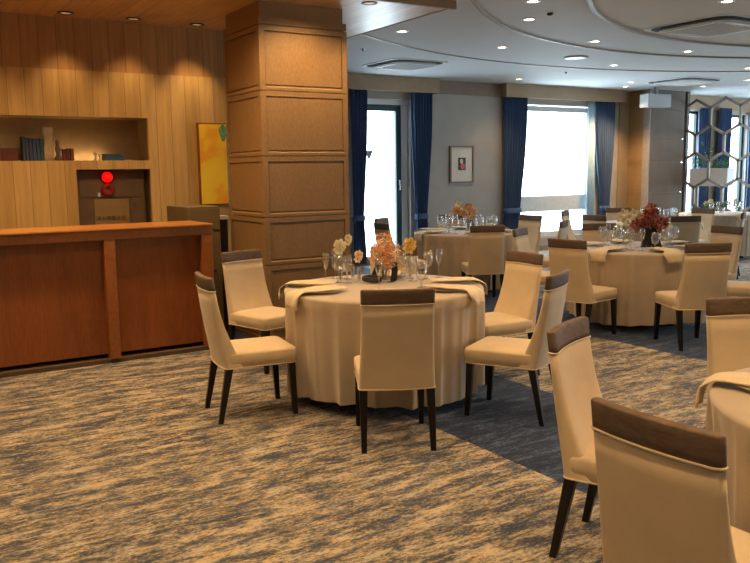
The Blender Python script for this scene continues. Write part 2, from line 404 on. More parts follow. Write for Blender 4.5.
curtain(16.05, 16.44, 16.1, 16.4, .8, 'dark navy curtain right of the slim pier behind the hexagon lattice', top=2.78, tie=False, n=6, y=YB-.24)
curtain(17.4, 17.95, 17.45, 17.9, .8, 'navy curtain at the far right edge behind the hexagon lattice', top=2.74, tie=False, n=7)

# framed print between the windows
o = thing('framed_print', 'small print with wide cream mount in a thin wooden frame on the grey wall', 'picture', (9.0, YB-.001, 1.66))
w_, h_ = .54, .655; fw = .028
f = MB().box(-w_/2, -w_/2+fw, -.03, 0, -h_/2, h_/2).box(w_/2-fw, w_/2, -.03, 0, -h_/2, h_/2).box(-w_/2+fw, w_/2-fw, -.03, 0, h_/2-fw, h_/2).box(-w_/2+fw, w_/2-fw, -.03, 0, -h_/2, -h_/2+fw)
f.build('frame', M['picframe'], o)
MB().box(-w_/2+fw, w_/2-fw, -.012, 0, -h_/2+fw, h_/2-fw).build('mount', M['paper'], o)
MB().box(-.085, .085, -.016, -.0125, -.10, .12).build('image', M['ink'], o)
MB().loft([[(.035*math.cos(a)-.01, y, .055+.045*math.sin(a)) for a in [i*PI/6 for i in range(12)]] for y in (-.019, -.0165)]).build('image_figure_light', M['skin'], o)
MB().loft([[(.055*math.cos(a)+.015, y, -.035+.05*math.sin(a)) for a in [i*PI/6 for i in range(12)]] for y in (-.021, -.0165)]).build('image_figure_pink', M['pink'], o)

# ------------------------------------------------------------------ timber wall with niches
NX1 = 2.485; N0, N1 = 1.70, 2.125        # book niche
HX0, HX1, HZ = 1.755, 2.49, 1.612       # lower alcove
mb = MB()
ZS = 2.565
mb.box(-3.4, 4.2, YW, YW+.05, N1, ZS)                 # above niche
mb.box(NX1, 4.2, YW, YW+.05, 0, N1)                   # right of niche
mb.box(-3.4, HX0, YW, YW+.05, 0, N0-.0)               # below niche, left of alcove
mb.box(HX0, NX1, YW, YW+.05, HZ, N0)
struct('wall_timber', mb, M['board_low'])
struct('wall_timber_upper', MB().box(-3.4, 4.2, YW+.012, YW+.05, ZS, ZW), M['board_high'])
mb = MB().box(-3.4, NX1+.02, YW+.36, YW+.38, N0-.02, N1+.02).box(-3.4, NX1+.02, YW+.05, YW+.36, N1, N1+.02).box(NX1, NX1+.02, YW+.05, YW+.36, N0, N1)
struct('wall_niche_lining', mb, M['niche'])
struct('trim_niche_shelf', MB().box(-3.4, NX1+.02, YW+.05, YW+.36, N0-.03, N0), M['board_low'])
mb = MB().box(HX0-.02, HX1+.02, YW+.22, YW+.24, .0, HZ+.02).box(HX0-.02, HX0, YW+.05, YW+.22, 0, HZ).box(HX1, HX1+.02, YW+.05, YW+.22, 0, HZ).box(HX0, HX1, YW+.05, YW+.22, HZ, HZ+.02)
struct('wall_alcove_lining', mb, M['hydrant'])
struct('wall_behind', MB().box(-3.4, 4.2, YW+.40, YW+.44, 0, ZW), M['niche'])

# hydrant cabinet in the alcove
hy = thing('hydrant_cabinet', 'brown fire hydrant cabinet with red lamp in the alcove behind the counter', 'hydrant cabinet', ((HX0+HX1)/2, YW+.215, 0))
hw = (HX1-HX0)/2-.03
zd = 1.31
MB().box(-hw, hw, -.06, 0, .02, HZ-.01).build('cabinet_body', M['hydrant'], hy, bevel=.004)
d = MB().box(-hw+.155, .165, -.075, -.061, .1, zd).build('door', M['hydrant_door'], hy, bevel=.004)
MB().box(-hw+.02, hw-.02, -.068, -.061, zd+.02, HZ-.05).build('upper_plate', M['hydrant'], hy, bevel=.004)
d2 = MB().box(.19, hw-.02, -.072, -.061, .1, zd).build('side_door', M['hydrant'], hy, bevel=.004)
T_ = Matrix.Rotation(PI/2, 4, 'X')
lx = -.045
MB().lathe([(.066, 0), (.066, .012), (.05, .02)], 24, T=Matrix.Translation((lx, -.069, 1.535)) @ T_, cap1=True).build('lamp_base', M['redbell'], hy, smooth=True)
MB().lathe([(.052, .0), (.050, .025), (.036, .045), (.012, .054)], 24, T=Matrix.Translation((lx, -.09, 1.535)) @ T_, cap1=True, cap0=True).build('red_lamp', M['redlamp'], hy, smooth=True)
bl = MB().lathe([(.068, 0), (.068, .03), (.055, .042), (.03, .042), (.026, .03)], 24, T=Matrix.Translation((lx, -.069, 1.405)) @ T_, cap1=True).build('alarm_bell', M['redbell'], hy, smooth=True)
MB().box(-.012, .012, -.018, 0, -.02, .02, Matrix.Translation((lx-.085, -.061, 1.36))).build('bell_striker', M['white'], hy)
MB().lathe([(.018, 0), (.018, .012)], 16, T=Matrix.Translation((.225, -.073, zd-.06)) @ T_, cap1=True).build('door_knob', M['silver'], hy)
cu = bpy.data.curves.new('lettering_curve', 'FONT'); cu.body = '消火用散水栓'; cu.size = .050; cu.extrude = .0008; cu.align_x = 'CENTER'
to = bpy.data.objects.new('lettering_tmp', cu); C.objects.link(to)
bpy.context.view_layer.update()
me = bpy.data.meshes.new_from_object(to.evaluated_get(bpy.context.evaluated_depsgraph_get()))
bpy.data.objects.remove(to)
me.materials.clear(); me.materials.append(M['txt'])
lo = bpy.data.objects.new('door_lettering', me); C.objects.link(lo); lo.parent = d; lo.location = (-.022, -.0775, 1.10); lo.rotation_euler = (PI/2, 0, 0)

# books and ornaments in the niche
BZ = N0
def book(x, w, h, dp, mat, lab, cat='book', tilt=0, grp=None, y=YW+.10):
    o = thing('book', lab, 'book', (x, y, BZ+.0005), 0, grp); o.rotation_euler = (0, tilt, 0)
    MB().box(0, w, 0, dp, 0, h).build('cover', mat, o, bevel=.003)
    MB().box(.004, w-.004, .006, dp+.0015, .004, h+.0015).build('page_block', M['bk_cream'], o)
    return o
bs = [(1.30, .022, .235, 'bk_slate', 'slate-blue upright book, leftmost of the blue row in the wall niche'),
      (1.326, .026, .225, 'bk_navy', 'navy upright book, second from the left in the blue row'),
      (1.356, .030, .220, 'bk_slate', 'slate upright book in the middle of the blue row in the niche'),
      (1.390, .030, .215, 'bk_blue', 'mid-blue upright book, fourth from the left in the blue row'),
      (1.424, .030, .215, 'bk_blue', 'mid-blue upright book, fifth from the left in the blue row'),
      (1.458, .026, .215, 'bk_teal', 'dark teal upright book against the tall pale vase')]
for x, w, h, m_, l_ in bs: book(x, w, h, .15, M[m_], l_, grp='blue books in the wall niche')
rb = [(1.625, .028, .10, 'bk_cream', 'small cream book left of the dark red ones in the niche'), (1.66, .034, .115, 'bk_red', 'small dark red book beside the cream one'),
      (1.698, .030, .12, 'bk_wine', 'small wine-red book in the middle of the red row'), (1.732, .034, .12, 'bk_red', 'small dark red book at the right end of the red row')]
for x, w, h, m_, l_ in rb: book(x, w, h, .12, M[m_], l_, grp='small red books in the wall niche')
o = MB().box(0, .16, 0, .16, 0, .12).build('storage_box', M['bk_wine'], None, bevel=.006); o.location = (1.10, YW+.12, BZ+.0005)
tag(o, 'dark red box at the left end of the lit wall niche', 'box')
o = thing('stone_vase', 'tall pale square-shouldered vase between blue and red books in the niche', 'vase', (1.535, YW+.14, BZ+.0005))
MB().loft([rrect(a, a, .015, z) for z, a in ((0, .10), (.08, .095), (.20, .075), (.24, .085), (.30, .10), (.31, .095))]).build('body', M['stone'], o, smooth=True)
MB().loft([rrect(a, a, .015, z) for z, a in ((.3105, .085), (.325, .09))]).build('lip', M['stone'], o)
o = MB().lathe([(.03, 0), (.038, .02), (.02, .06), (.028, .11), (.016, .15), (.022, .18), (.010, .205)], 20, cap0=True, cap1=True).build('figurine', M['bk_brown'], None, smooth=True); o.location = (1.612, YW+.075, BZ+.0005)
tag(o, 'small brown turned figurine right of the tall pale vase', 'ornament')
for k, (w, dz, m_, l_, dx) in enumerate(((.20, .026, 'bk_teal', 'teal book lying flat at the bottom of the small stack', 0), (.185, .022, 'bk_navy', 'navy book lying flat in the middle of the small stack', .006), (.165, .018, 'bk_teal', 'smaller teal book lying on top of the small stack', .0))):
    z = BZ+.0005+sum((.027, .023, .019)[:k])
    o = thing('book', l_, 'book', (2.06+dx, YW+.10, z), 0, 'books stacked flat in the niche')
    MB().box(0, w, 0, .14, 0, dz).build('cover', M[m_], o, bevel=.002)
    MB().box(.004, w+.0015, .004, .137, .004, dz-.004).build('page_block', M['bk_cream'], o)
for k, (x, h, l_) in enumerate(((1.975, .085, 'taller cream candle holder left of the flat teal books'), (2.02, .065, 'shorter cream candle holder touching the flat teal books'))):
    o = MB().lathe([(.018, 0), (.018, .01), (.008, .02), (.008, h-.03), (.017, h-.02), (.017, h)], 16, cap0=True, cap1=True).build('candle_holder', M['bk_cream'], None, smooth=True)
    o.location = (x, YW+.12, BZ+.0005); tag(o, l_, 'candle holder', 'candle holders in the niche')

# reception counter
ct = thing('reception_counter', 'long cherry-wood reception counter with recessed front panels at left', 'counter', (-3.3, 6.68, 0))
def cb(x0, x1, y0, y1, z0, z1): return MB().box(x0+3.3, x1+3.3, y0-6.68, y1-6.68, z0, z1)
CT = 1.125
cb(-3.3, 2.53, 6.66, 7.25, CT-.015, CT).build('worktop', M['counter_rim'], ct, bevel=.003)
cb(-3.3, 2.53, 6.68, 6.73, 1.03, CT-.016).build('top_rail', M['counter_rim2'], ct, bevel=.003)
cb(-3.3, 2.53, 6.76, 7.23, .07, CT-.017).build('carcass', M['counter'], ct)
for a, b in ((-3.3, -3.2), (-2.0, -1.92), (-.1, -.02), (1.60, 1.69), (2.43, 2.53)):
    cb(a, b, 6.68, 6.757, .035, 1.029).build('stile', M['counter_rim2'], ct, bevel=.003)
cb(-3.25, 2.50, 6.70, 7.2, 0, .034).build('plinth', M['kick'], ct)
# olive cabinet right of the counter, the painting and the black strip in the dark gap
cb_ = thing('storage_cabinet', 'olive-brown low cabinet between the counter end and the panelled column', 'cabinet', (2.70, 7.62, 0))
MB().box(-.17, .155, -.30, .30, 0, 1.245).build('cabinet_body', M['olive'], cb_, bevel=.004)
MB().box(-.165, .15, -.315, -.301, 1.02, 1.225).build('drawer', M['olive'], cb_, bevel=.003)
dd = MB().box(-.165, .15, -.315, -.301, .05, 1.005).build('door', M['olive'], cb_, bevel=.003)
MB().box(-.02, .09, -.325, -.3155, .62, .635).build('handle', M['black'], dd)
st = thing('card_stand', 'slim black upright stand with pale top beside the olive cabinet', 'stand', (2.93, 7.45, 0))
MB().box(-.035, .035, -.05, .05, 0, 1.11).build('body', M['black'], st, bevel=.004)  # black body put in for the dark gap between cabinet and column
MB().box(-.045, .045, -.06, .06, 1.1105, 1.145).build('top', M['paper'], st, bevel=.004)
pt = thing('abstract_painting', 'tall orange and yellow abstract painting on the timber wall beside the column', 'painting', (3.16, YW-.001, 1.66))
MB().box(-.165, .165, -.035, 0, -.44, .43).build('frame', M['counter'], pt, bevel=.004)
cv = MB().box(-.150, .150, -.042, -.0355, -.425, .415).build('canvas', M['canvas'], pt)
MB().loft([[(.115+.045*math.cos(a)*(1+.2*math.sin(3*a)), y, .33+.085*math.sin(a)*(1+.15*math.cos(4*a))) for a in [i*PI/9 for i in range(18)]] for y in (-.0445, -.0425)]).build('green_patch', M['green'], cv)

# ------------------------------------------------------------------ panelled columns
def col_faces(o, x0, x1, y0, y1, zs, mat, top, sides=('f', 'l', 'r')):
    """framed, recessed panels on the faces; zs = module boundaries"""
    core = .02
    core_mb = MB().box(x0+core, x1-core, y0+core, y1-core, 0, top); core_mb.build('core', mat, o)
    for s in sides:
        if s == 'f': L = x1-x0; P = lambda u, d, z: (x0+u, y0+core-d, z)
        elif s == 'l': L = y1-y0; P = lambda u, d, z: (x0+core-d, y0+u, z)
        elif s == 'r': L = y1-y0; P = lambda u, d, z: (x1-core+d, y0+u, z)
        for a, b in zip(zs[:-1], zs[1:]):
            g = .004; st_ = .055; tp = .045; bt = .045; mb = MB()
            a2, b2 = a+g, b-g
            def slab(u0, u1, z0, z1, d=core, zb=0):
                # zb: bevel run at the top edge (for the bottom rail)
                v = [P(u0, 0, z0), P(u1, 0, z0), P(u1, d, z0), P(u0, d, z0), P(u0, 0, z1), P(u1, 0, z1), P(u1, d, z1-zb), P(u0, d, z1-zb)]
                mb.add(v, [(0, 3, 2, 1), (4, 5, 6, 7), (0, 1, 5, 4), (1, 2, 6, 5), (2, 3, 7, 6), (3, 0, 4, 7)])
            e = core if s in 'lr' else 0
            slab(e, st_, a2, b2); slab(L-st_, L-(0 if s == 'f' else e), a2, b2)
            slab(st_, L-st_, b2-tp, b2); slab(st_, L-st_, a2, a2+bt, core, .02)
            slab(st_+.004, L-st_-.004, a2+bt+.003, b2-tp-.012, core*.72)
            mb.build('face_panel', mat, o)
cc = root_struct('column_panelled'); 
k6 = 6.63/6.9
zz = [0] + [1.55+(z-1.55)*k6 for z in (.715, 1.225-.06, 1.71+.0, 2.31, 2.90)]
zz = [0, .16, .72, 1.155, 1.705, 2.28, 2.845]
# the neck under the timber ceiling is a little slimmer
col_faces(cc, 3.01, 3.90, 6.63, 7.45, zz, M['pier'], 2.90)
MB().box(3.012, 3.898, 6.632, 7.448, 2.849, 2.915).build('cornice_band', M['pier'], cc)
MB().box(3.035, 3.875, 6.655, 7.425, 2.9155, ZW-.001).build('neck', M['pier'], cc)
cp = root_struct('column_corner')
zz2 = [0, .45, 1.05, 1.66, 2.14, 2.72, ZC-.002]
XP0, XP1, YP0 = 13.32, 14.40, 10.80
col_faces(cp, XP0, XP1, YP0, YB-.001, zz2, M['pier'], ZC-.001, ('l',))
mbp = MB()
for a, b in zip(zz2[:-1], zz2[1:]): mbp.box(XP0+.03, XP1, YP0-.012, YP0+.019, a+.006, b-.006)
mbp.build('front_panels', M['pier_taupe'], cp)
MB().box(XP0-.006, XP0+.028, YP0-.014, YP0+.14, 0, ZC-.002).build('corner_post', M['taupe_light'], cp)

# ------------------------------------------------------------------ hexagon lattice, planter, speaker
la = thing('hexagon_lattice', 'bronze hexagon lattice screen standing at the right edge beyond the tables', 'screen', (14.5, 9.2, 0))
bar = MB(); hw_, hh = .654, .709; seen = set()
def hb(a, b):
    key = tuple(sorted([(round(a[0], 2), round(a[1], 2)), (round(b[0], 2), round(b[1], 2))]))
    if key in seen: return
    seen.add(key)
    A = Vector((0, a[0], a[1])); B = Vector((0, b[0], b[1])); d = (B-A); L = d.length; d.normalize()
    w = Vector((0, -d.z, d.y))*.024; t_ = Vector((.018, 0, 0)); e = d*.012
    P = [A-e-w-t_, B+e-w-t_, B+e+w-t_, A-e+w-t_, A-e-w+t_, B+e-w+t_, B+e+w+t_, A-e+w+t_]
    bar.add([tuple(p) for p in P], [(0, 3, 2, 1), (4, 5, 6, 7), (0, 1, 5, 4), (1, 2, 6, 5), (2, 3, 7, 6), (3, 0, 4, 7)])
for r in range(4):
    zc = 2.557-.532*r
    for k in range(-1, 5):
        yc = 9.9235-.654*k-(.327 if r % 2 else 0)
        V = [(yc+hw_/2*sx-9.2, zc+dz) for sx, dz in ((0, hh/2), (1, hh/4), (1, -hh/4), (0, -hh/2), (-1, -hh/4), (-1, hh/4))]
        if max(v[0] for v in V) > 10.86-9.2+.35: continue
        for i in range(6):
            a, b = V[i], V[(i+1) % 6]
            lim = 10.78-9.2
            if a[0] > lim and b[0] > lim: continue
            if a[0] > lim or b[0] > lim:
                if a[0] > lim: a, b = b, a
                t_ = (lim-a[0])/(b[0]-a[0]); b = (lim, a[1]+(b[1]-a[1])*t_)
            hb(a, b)
bar.build('hexagon_bars', M['stand_metal'], la)
MB().box(-.04, .04, 1.575, 1.655, 0, ZC-.002).build('post', M['darkpost'], la)
MB().box(-.04, .04, -2.35, -2.27, 0, ZC-.002).build('post', M['darkpost'], la)
MB().box(-.05, .05, -2.269, 1.574, .30, .60).build('base_rail', M['stand_metal'], la)

pl = thing('planter', 'pale box planter with leafy green plants behind the hexagon lattice', 'planter', (15.0, 10.55, 0))
MB().box(-.12, .12, -.47, .42, 1.16, 1.53).build('trough', M['white'], pl, bevel=.01)
for y in (-.3, .3): MB().box(-.02, .02, y-.02, y+.02, 0, 1.159).build('leg', M['stand_metal'], pl)
lf = MB()
def leaf(mb, p, az, el, L, w):
    d = Vector((math.cos(az)*math.cos(el), math.sin(az)*math.cos(el), math.sin(el))); s = Vector((-math.sin(az), math.cos(az), 0))
    p = Vector(p); up = d.cross(s)*-1
    a = p; m1 = p+d*L*.4+s*w+up*.0; m2 = p+d*L*.4-s*w; c = p+d*L*.55+Vector((0, 0, L*.08)); t_ = p+d*L-Vector((0, 0, L*.15))
    mb.add([tuple(a), tuple(m1), tuple(t_), tuple(m2), tuple(c)], [(0, 1, 4), (1, 2, 4), (2, 3, 4), (3, 0, 4)])
for k in range(150):
    y = random.uniform(-.42, .38); z = 1.50+abs(random.gauss(0, .13))*(1.6 if y > 0 else .9)
    leaf(lf, (random.uniform(-.1, .1), y, z), random.uniform(0, 2*PI), random.uniform(-.3, 1.0), random.uniform(.08, .18), .02)
lf.build('foliage', M['leaf'], pl)

sp_ = thing('wall_speaker', 'pale square speaker box hung under the ceiling by the corner column', 'speaker', (13.06, 10.45, 2.84))
Tm = Matrix.Rotation(-.12, 4, 'Z')
MB().box(-.29, .29, -.11, .13, -.13, .12, Tm).build('housing', M['speaker_grey'], sp_, bevel=.012)
MB().box(-.27, .27, -.117, -.111, -.11, .10, Tm).build('grille', M['speaker_grey'], sp_)
MB().box(-.03, .03, -.03, .03, .1305, ZC-2.84-.001, Tm).build('bracket', M['grey'], sp_)

# ------------------------------------------------------------------ ceiling fittings
KC = (ZC-1.55)/(3.0-1.55)
DL = [((402,31),(4.856,7.116),'white-ceiling downlight left of the long ceiling ring, nearest the timber ceiling'), ((502,47),(6.531,7.465),'downlight above the small framed print, between the two outer rings'), ((529,19),(5.579,5.986),'bright downlight just inside the middle ceiling ring at the top'),
      ((533,1),(5.028,5.348),'downlight cut by the top edge of the photo'), ((519,79),(9.035,9.911),'downlight just before the left pelmet end of the wide window'), ((595,41),(7.197,6.629),'downlight left of the large air conditioner, between the inner rings'), ((614,65),(9.081,8.002),'downlight between the two outer rings, above the wide window'),
      ((631,82),(11.114,9.415),'downlight near the corner column, the nearer of a close pair'), ((626,88),(11.6,9.95),'downlight near the corner column, the farther of a close pair'), ((688,51),(8.871,6.634),'downlight below the large air conditioner'), ((748,68),(11.205,7.33),'downlight at the right edge, nearer of two'),
      ((748,80),(12.739,8.323),'downlight at the right edge, farther of two'), ((727,0),(6.517,4.495),'downlight at the top edge above the large air conditioner'), ((697,88),(12.9,9.3),'downlight beyond the small far air conditioner')]
def spot(parent, z, col, power, size=110, blend=.9, name='downlight_lamp', rad=.04, loc=(0, 0)):
    L = bpy.data.lights.new(name, 'SPOT'); L.energy = power; L.color = col; L.spot_size = math.radians(size); L.spot_blend = blend; L.shadow_soft_size = rad
    o = bpy.data.objects.new(name, L); C.objects.link(o); o.parent = parent; o.location = (loc[0], loc[1], z); return o
WARM = (1, .62, .28)
fix = None
def downlight(x, y, zc, lab, lit=True, power=60, col=WARM, grp='ceiling downlights', size=110):
    o = thing('downlight', lab, 'downlight', (x, y, zc), 0, grp)
    MB().lathe([(.075, -.0005), (.075, -.006), (.052, -.009), (.048, .03 if False else -.003)], 24).build('trim_ring', M['white'] if lit else M['black'], o, smooth=True)
    MB().lathe([(.048, -.0042), (.001, -.0042)], 24).build('lens', M['ledwarm'] if lit else M['leddim'], o)
    if power: spot(o, -.03, col, power, size)
    return o
for p, (x, y), lab in DL: downlight(x*KC, y*KC, ZC-.0005-(.008 if math.hypot(x*KC-8.71, y*KC-1.98) < 4.4 else 0), lab, power=230 if 11.5 < x < 12 else 34)
# unseen lamps of the same kind, added to light the near tables
for x, y in ((2.2, 1.0), (4.3, 1.6), (2.6, -1.2), (5.4, 3.4), (3.6, 3.7), (7.4, 1.4), (6.6, -.6), (9.6, 3.6), (10.5, .8), (.6, -2.0), (13.5, 5.5)):
    z = ZC-.0005-(.008 if math.hypot(x-8.71, y-1.98) < 4.4 else 0)
    downlight(x, y, z, 'downlight in the white ceiling over the near tables, outside the view', power=120, grp='downlights over the near tables')
KW = (ZW-1.55)/(2.95-1.55)
for (x, y), lab in (((1.584, 7.491), 'dark recessed downlight nearest the left edge in the timber ceiling'), ((2.167, 7.545), 'dark recessed downlight in the middle of the timber ceiling row'), ((2.761, 7.572), 'dark recessed downlight beside the column in the timber ceiling')):
    o = downlight(x*KW, min(y*KW, YW-.25), ZW-.0005, lab, False, 40 if x > 2.5 else 26, WARM, 'timber ceiling downlights', 84)
o = downlight(3.95, 6.30, ZW-.0005, 'dark recessed downlight right of the column in the timber ceiling', False, 22, WARM, 'timber ceiling downlights')
for x, y, pw in ((-.2, 7.9, 30), (.8, 7.9, 30), (3.4, 6.2, 50), (2.5, 6.2, 55), (1.5, 6.3, 85), (.4, 6.3, 85)):  # unseen lamps added to light the timber wall, column and counter
    downlight(x, y, ZW-.0005, 'dark recessed downlight of the timber ceiling outside the view', False, pw, WARM, 'timber ceiling downlights outside the view', 150 if y < 6.9 else 100)
for x, y in ((-.6, 4.9), (1.2, 4.9), (-1.6, 3.2), (.4, 3.0), (1.9, 3.4), (-.6, 1.2), (1.0, .8)):  # unseen lamps added so the open carpet gets light
    downlight(x, y, ZC-.0005, 'downlight in the white ceiling over the open carpet, outside the view', power=78, grp='downlights over the open carpet')
o = MB().lathe([(.03, 0), (.03, -.004), (.012, -.006), (.012, -.02), (.004, -.03)], 12, cap0=True, cap1=True).build('ceiling_sprinkler', M['black']); o.location = (5.135*KC, 8.35*KC, ZC-.0005); tag(o, 'tiny dark sprinkler head before the left air conditioner', 'sprinkler')
for (x, y), l_ in (((4.518, 5.862), 'small dark ceiling sensor beside the timber ceiling corner'), ((5.546, 5.669), 'small dark ceiling sensor inside the middle ring near the top')):
    o = MB().lathe([(.03, 0), (.03, -.02), (.012, -.028)], 14, cap1=True).build('ceiling_sensor', M['black']); o.location = (x*KC, y*KC, ZC-.0005 if x > 5 else ZC-.0005); tag(o, l_, 'sensor')
o = MB().lathe([(.03, 0), (.03, -.004), (.012, -.006), (.012, -.02), (.004, -.03)], 12, cap0=True, cap1=True).build('ceiling_sprinkler', M['black']); o.location = (9.053*KC, 8.898*KC, ZC-.0005); tag(o, 'tiny dark sprinkler head before the wide window', 'sprinkler')
o = thing('ceiling_speaker', 'round white ceiling speaker inside the outermost ceiling ring', 'speaker', (7.979*KC, 7.67*KC, ZC-.0005))
MB().lathe([(.17, 0), (.17, -.012), (.15, -.02)], 32).build('rim', M['grey'], o); MB().lathe([(.15, -.018), (.001, -.024)], 32).build('mesh', M['white'], o)
def aircon(x, y, s, rz, lab):
    o = thing('ceiling_air_conditioner', lab, 'air conditioner', (x, y, ZC-.0005), rz)
    h = s/2
    MB().loft([rrect(s*1.04, s*1.04, s*.12, 0, 7), rrect(s*1.04, s*1.04, s*.12, -.012, 7)]).build('backplate', M['white'], o)
    MB().loft([rrect(s*.97, s*.97, s*.18, -.0125, 9), rrect(s*.97, s*.97, s*.18, -.016, 9)]).build('air_slot', M['slot'], o)
    MB().loft([rrect(s*.83, s*.83, s*.16, -.0165, 9), rrect(s*.85, s*.85, s*.16, -.035, 9), rrect(s*.80, s*.80, s*.14, -.045, 9)]).build('panel', M['plaster'], o, smooth=False)
    g = MB()
    q = s*.27
    for k in range(9):
        u = -q+2*q*k/8; g.box(u-.006, u+.006, -q, q, -.052, -.0455)
    g.build('intake_grille', M['white'], o)
    for a in range(4):
        T = Matrix.Rotation(a*PI/2, 4, 'Z')
        MB().box(-h*.55, h*.55, h*.66, h*.76, -.051, -.0455, T).build('louvre', M['white'], o)
    return o
aircon(6.76, 9.85, .92, .0, 'square ceiling air conditioner above the dark-framed window')
aircon(8.05, 5.72, 1.05, .0, 'large square ceiling air conditioner at the top right')
aircon(12.62, 9.50, 1.0, .0, 'farthest ceiling air conditioner, above the right-hand tables')

# ------------------------------------------------------------------ chairs
def make_chair():
    o = thing('banquet_chair', None, 'chair')
    # seat
    lp = []
    for z, w, d, cy, r in ((.345, .405, .44, -.005, .03), (.35, .425, .455, -.003, .035), (.395, .435, .462, 0, .035), (.428, .435, .462, 0, .035), (.436, .428, .455, 0, .036), (.442, .41, .437, 0, .04), (.449, .34, .36, 0, .05), (.452, .15, .16, 0, .05)):
        lp.append(rrect(w, d, r, z, 6, 0, cy))
    MB().loft(lp).build('seat', M['linen'], o, smooth=True)
    seatob = kids(o)[0]
    MB().tube([(x, y-.004, .347) for x, y, z in rrect(.425, .455, .035, 0, 6)]+[tuple((rrect(.425, .455, .035, 0, 6)[0][0], rrect(.425, .455, .035, 0, 6)[0][1]-.004, .347))], .004, 5).build('piping', M['piping'], seatob, smooth=True)
    # back profile: rear-surface y, thickness, half width
    def sec(z):
        t = (z-.345)/(.92-.345)
        yr = -.238-.012*math.sin(t*PI)*1.0-.083*max(0, t)**1.25
        th = .036+.085*max(0, 1-t)**2.2
        w = .217-.015*t-.007*math.sin(t*PI)
        return yr, th, w
    def loop(z, ins=0, bow=.024):
        yr, th, w = sec(z); w -= ins; th2 = th-2*ins*.8; n = 9; pts = []
        r = min(.022, th2*.45)
        yc = yr+th/2
        for sx, sy, a0 in ((1, 1, 0), (-1, 1, PI/2), (-1, -1, PI), (1, -1, 1.5*PI)):
            for i in range(4):
                a = a0+PI/2*i/3; px = sx*(w-r)+r*math.cos(a); py = sy*(th2/2-r)+r*math.sin(a)
                pts.append((px, py))
            # fill points along the long sides for the bow
            if (sx, sy) == (1, 1):
                for k in range(1, 6): pts.append(((w-r)*(1-2*k/6), th2/2))
            if (sx, sy) == (-1, -1):
                for k in range(1, 6): pts.append((-(w-r)*(1-2*k/6), -th2/2))
        return [(px, yc+py-bow*(1-(px/.22)**2), z) for px, py in pts]
    zs = [.346, .352, .40, .46, .52, .60, .68, .76, .835]
    bl_ = [loop(.345, .006)]+[loop(z) for z in zs]
    MB().loft(bl_).build('backrest', M['linen'], o, smooth=True)
    br = kids(o)[1]
    p = loop(.836, -.001); MB().tube(p+[p[0]], .0045, 5).build('piping', M['piping'], br, smooth=True)
    p = loop(.348, .0); MB().tube(p+[p[0]], .004, 5).build('piping', M['piping'], br, smooth=True)
    tl = [loop(z, -.0015) for z in (.8405, .86, .89, .915)]+[loop(.919, .002), loop(.921, .007)]
    MB().loft(tl).build('top_band', M['band'], o, smooth=True)
    # legs
    for sx in (-1, 1):
        for (ya, yb, zt) in ((.19, .209, .344), (-.215, -.282, .344)):
            MB().loft([rrect(.030, .030, .004, 0, 3, sx*.195, yb), rrect(.046, .046, .005, zt, 3, sx*.19, ya)]).build('leg', M['espresso'], o, bevel=0)
    return o
proto = make_chair(); KID[proto.name] = kids(proto)
for ch in KID[proto.name]: KID[ch.name] = kids(ch)
first = True
def chair(x, y, heading, lab, grp):
    """heading = angle (rad) the sitter faces, world xy"""
    global first
    o = proto if first else copy_tree(proto); first = False
    o.location = (x, y, 0); o.rotation_euler = (0, 0, heading-PI/2)
    tag(o, lab, 'chair', grp); return o
def rad_chair(c, ang, lab, grp, dist=.94, turn=0):
    a = math.radians(ang); return chair(c[0]+dist*math.cos(a), c[1]+dist*math.sin(a), a+PI+math.radians(turn), lab, grp)
T1 = (3.0, 4.65); T2 = (6.55, 5.40); T3 = (6.60, 8.20); T4 = (2.90, 1.16); T5 = (9.70, 7.80); T6 = (12.5, 8.55)
TN = {T1: 'the table nearest the counter', T2: 'the crimson-bouquet table', T3: 'the table by the framed print', T4: 'the cut-off lower right table', T5: 'the table by the corner column', T6: 'the table by the hexagon lattice'}
g = 'chairs around the table nearest the counter'
chair(2.526, 3.828, 1.091, 'cream chair seen squarely from behind at the front of the table nearest the counter', g)
chair(2.062, 4.775, -.143, 'cream chair side-on at the left of the table nearest the counter, by the counter', g)
chair(3.404, 3.798, 2.074, 'cream chair side-on at the front right of the table nearest the counter', g)
chair(2.658, 5.863, -1.306, 'cream chair facing the camera before the panelled column', g)
chair(3.93, 4.576, 3.10, 'cream chair facing left at the right of the table nearest the counter', g)
rad_chair(T1, 53, 'cream chair hidden behind the salmon bouquet on the table nearest the counter', g)
g = 'chairs around the lower right table'
chair(2.518, 2.031, -1.15, 'cream chair in the foreground turned side-on, left of the nearest chair back', g)
chair(1.972, 1.309, .004, 'nearest cream chair back, cut off by the bottom edge', g)
chair(3.418, 2.01, -2.07, 'cream chair behind the cut-off lower right table, at the right edge', g)
g = 'chairs around the right middle table'
rad_chair(T2, 190, 'cream chair seen from behind left of the right middle table', g)
chair(6.065, 4.43, 1.10, 'cream chair seen from behind at the front of the right middle table', g)
rad_chair(T2, 296, 'cream chair at the right edge whose seat shows beside the right middle table', g)
rad_chair(T2, -7, 'cream chair facing left on the far right side of the right middle table', g)
rad_chair(T2, 60, 'cream chair facing the camera behind the glasses of the right middle table', g)
rad_chair(T2, 118, 'cream chair behind left of the right middle table, its slanted band before the window', g)
g = 'chairs around the table by the framed print'
rad_chair(T3, 242, 'cream chair seen squarely from behind at the table by the framed print', g)
rad_chair(T3, 303, 'cream chair side-on facing left before the wide window', g, .95)
rad_chair(T3, 6, 'cream chair facing left right beside the navy curtain of the wide window', g)
rad_chair(T3, 62, 'cream chair behind the flowers on the table by the framed print', g)
rad_chair(T3, 121, 'farther of two chairs seen before the dark-framed window', g)
rad_chair(T3, 173, 'nearer of two chairs seen before the dark-framed window', g)
g = 'chairs around the far table by the corner column'
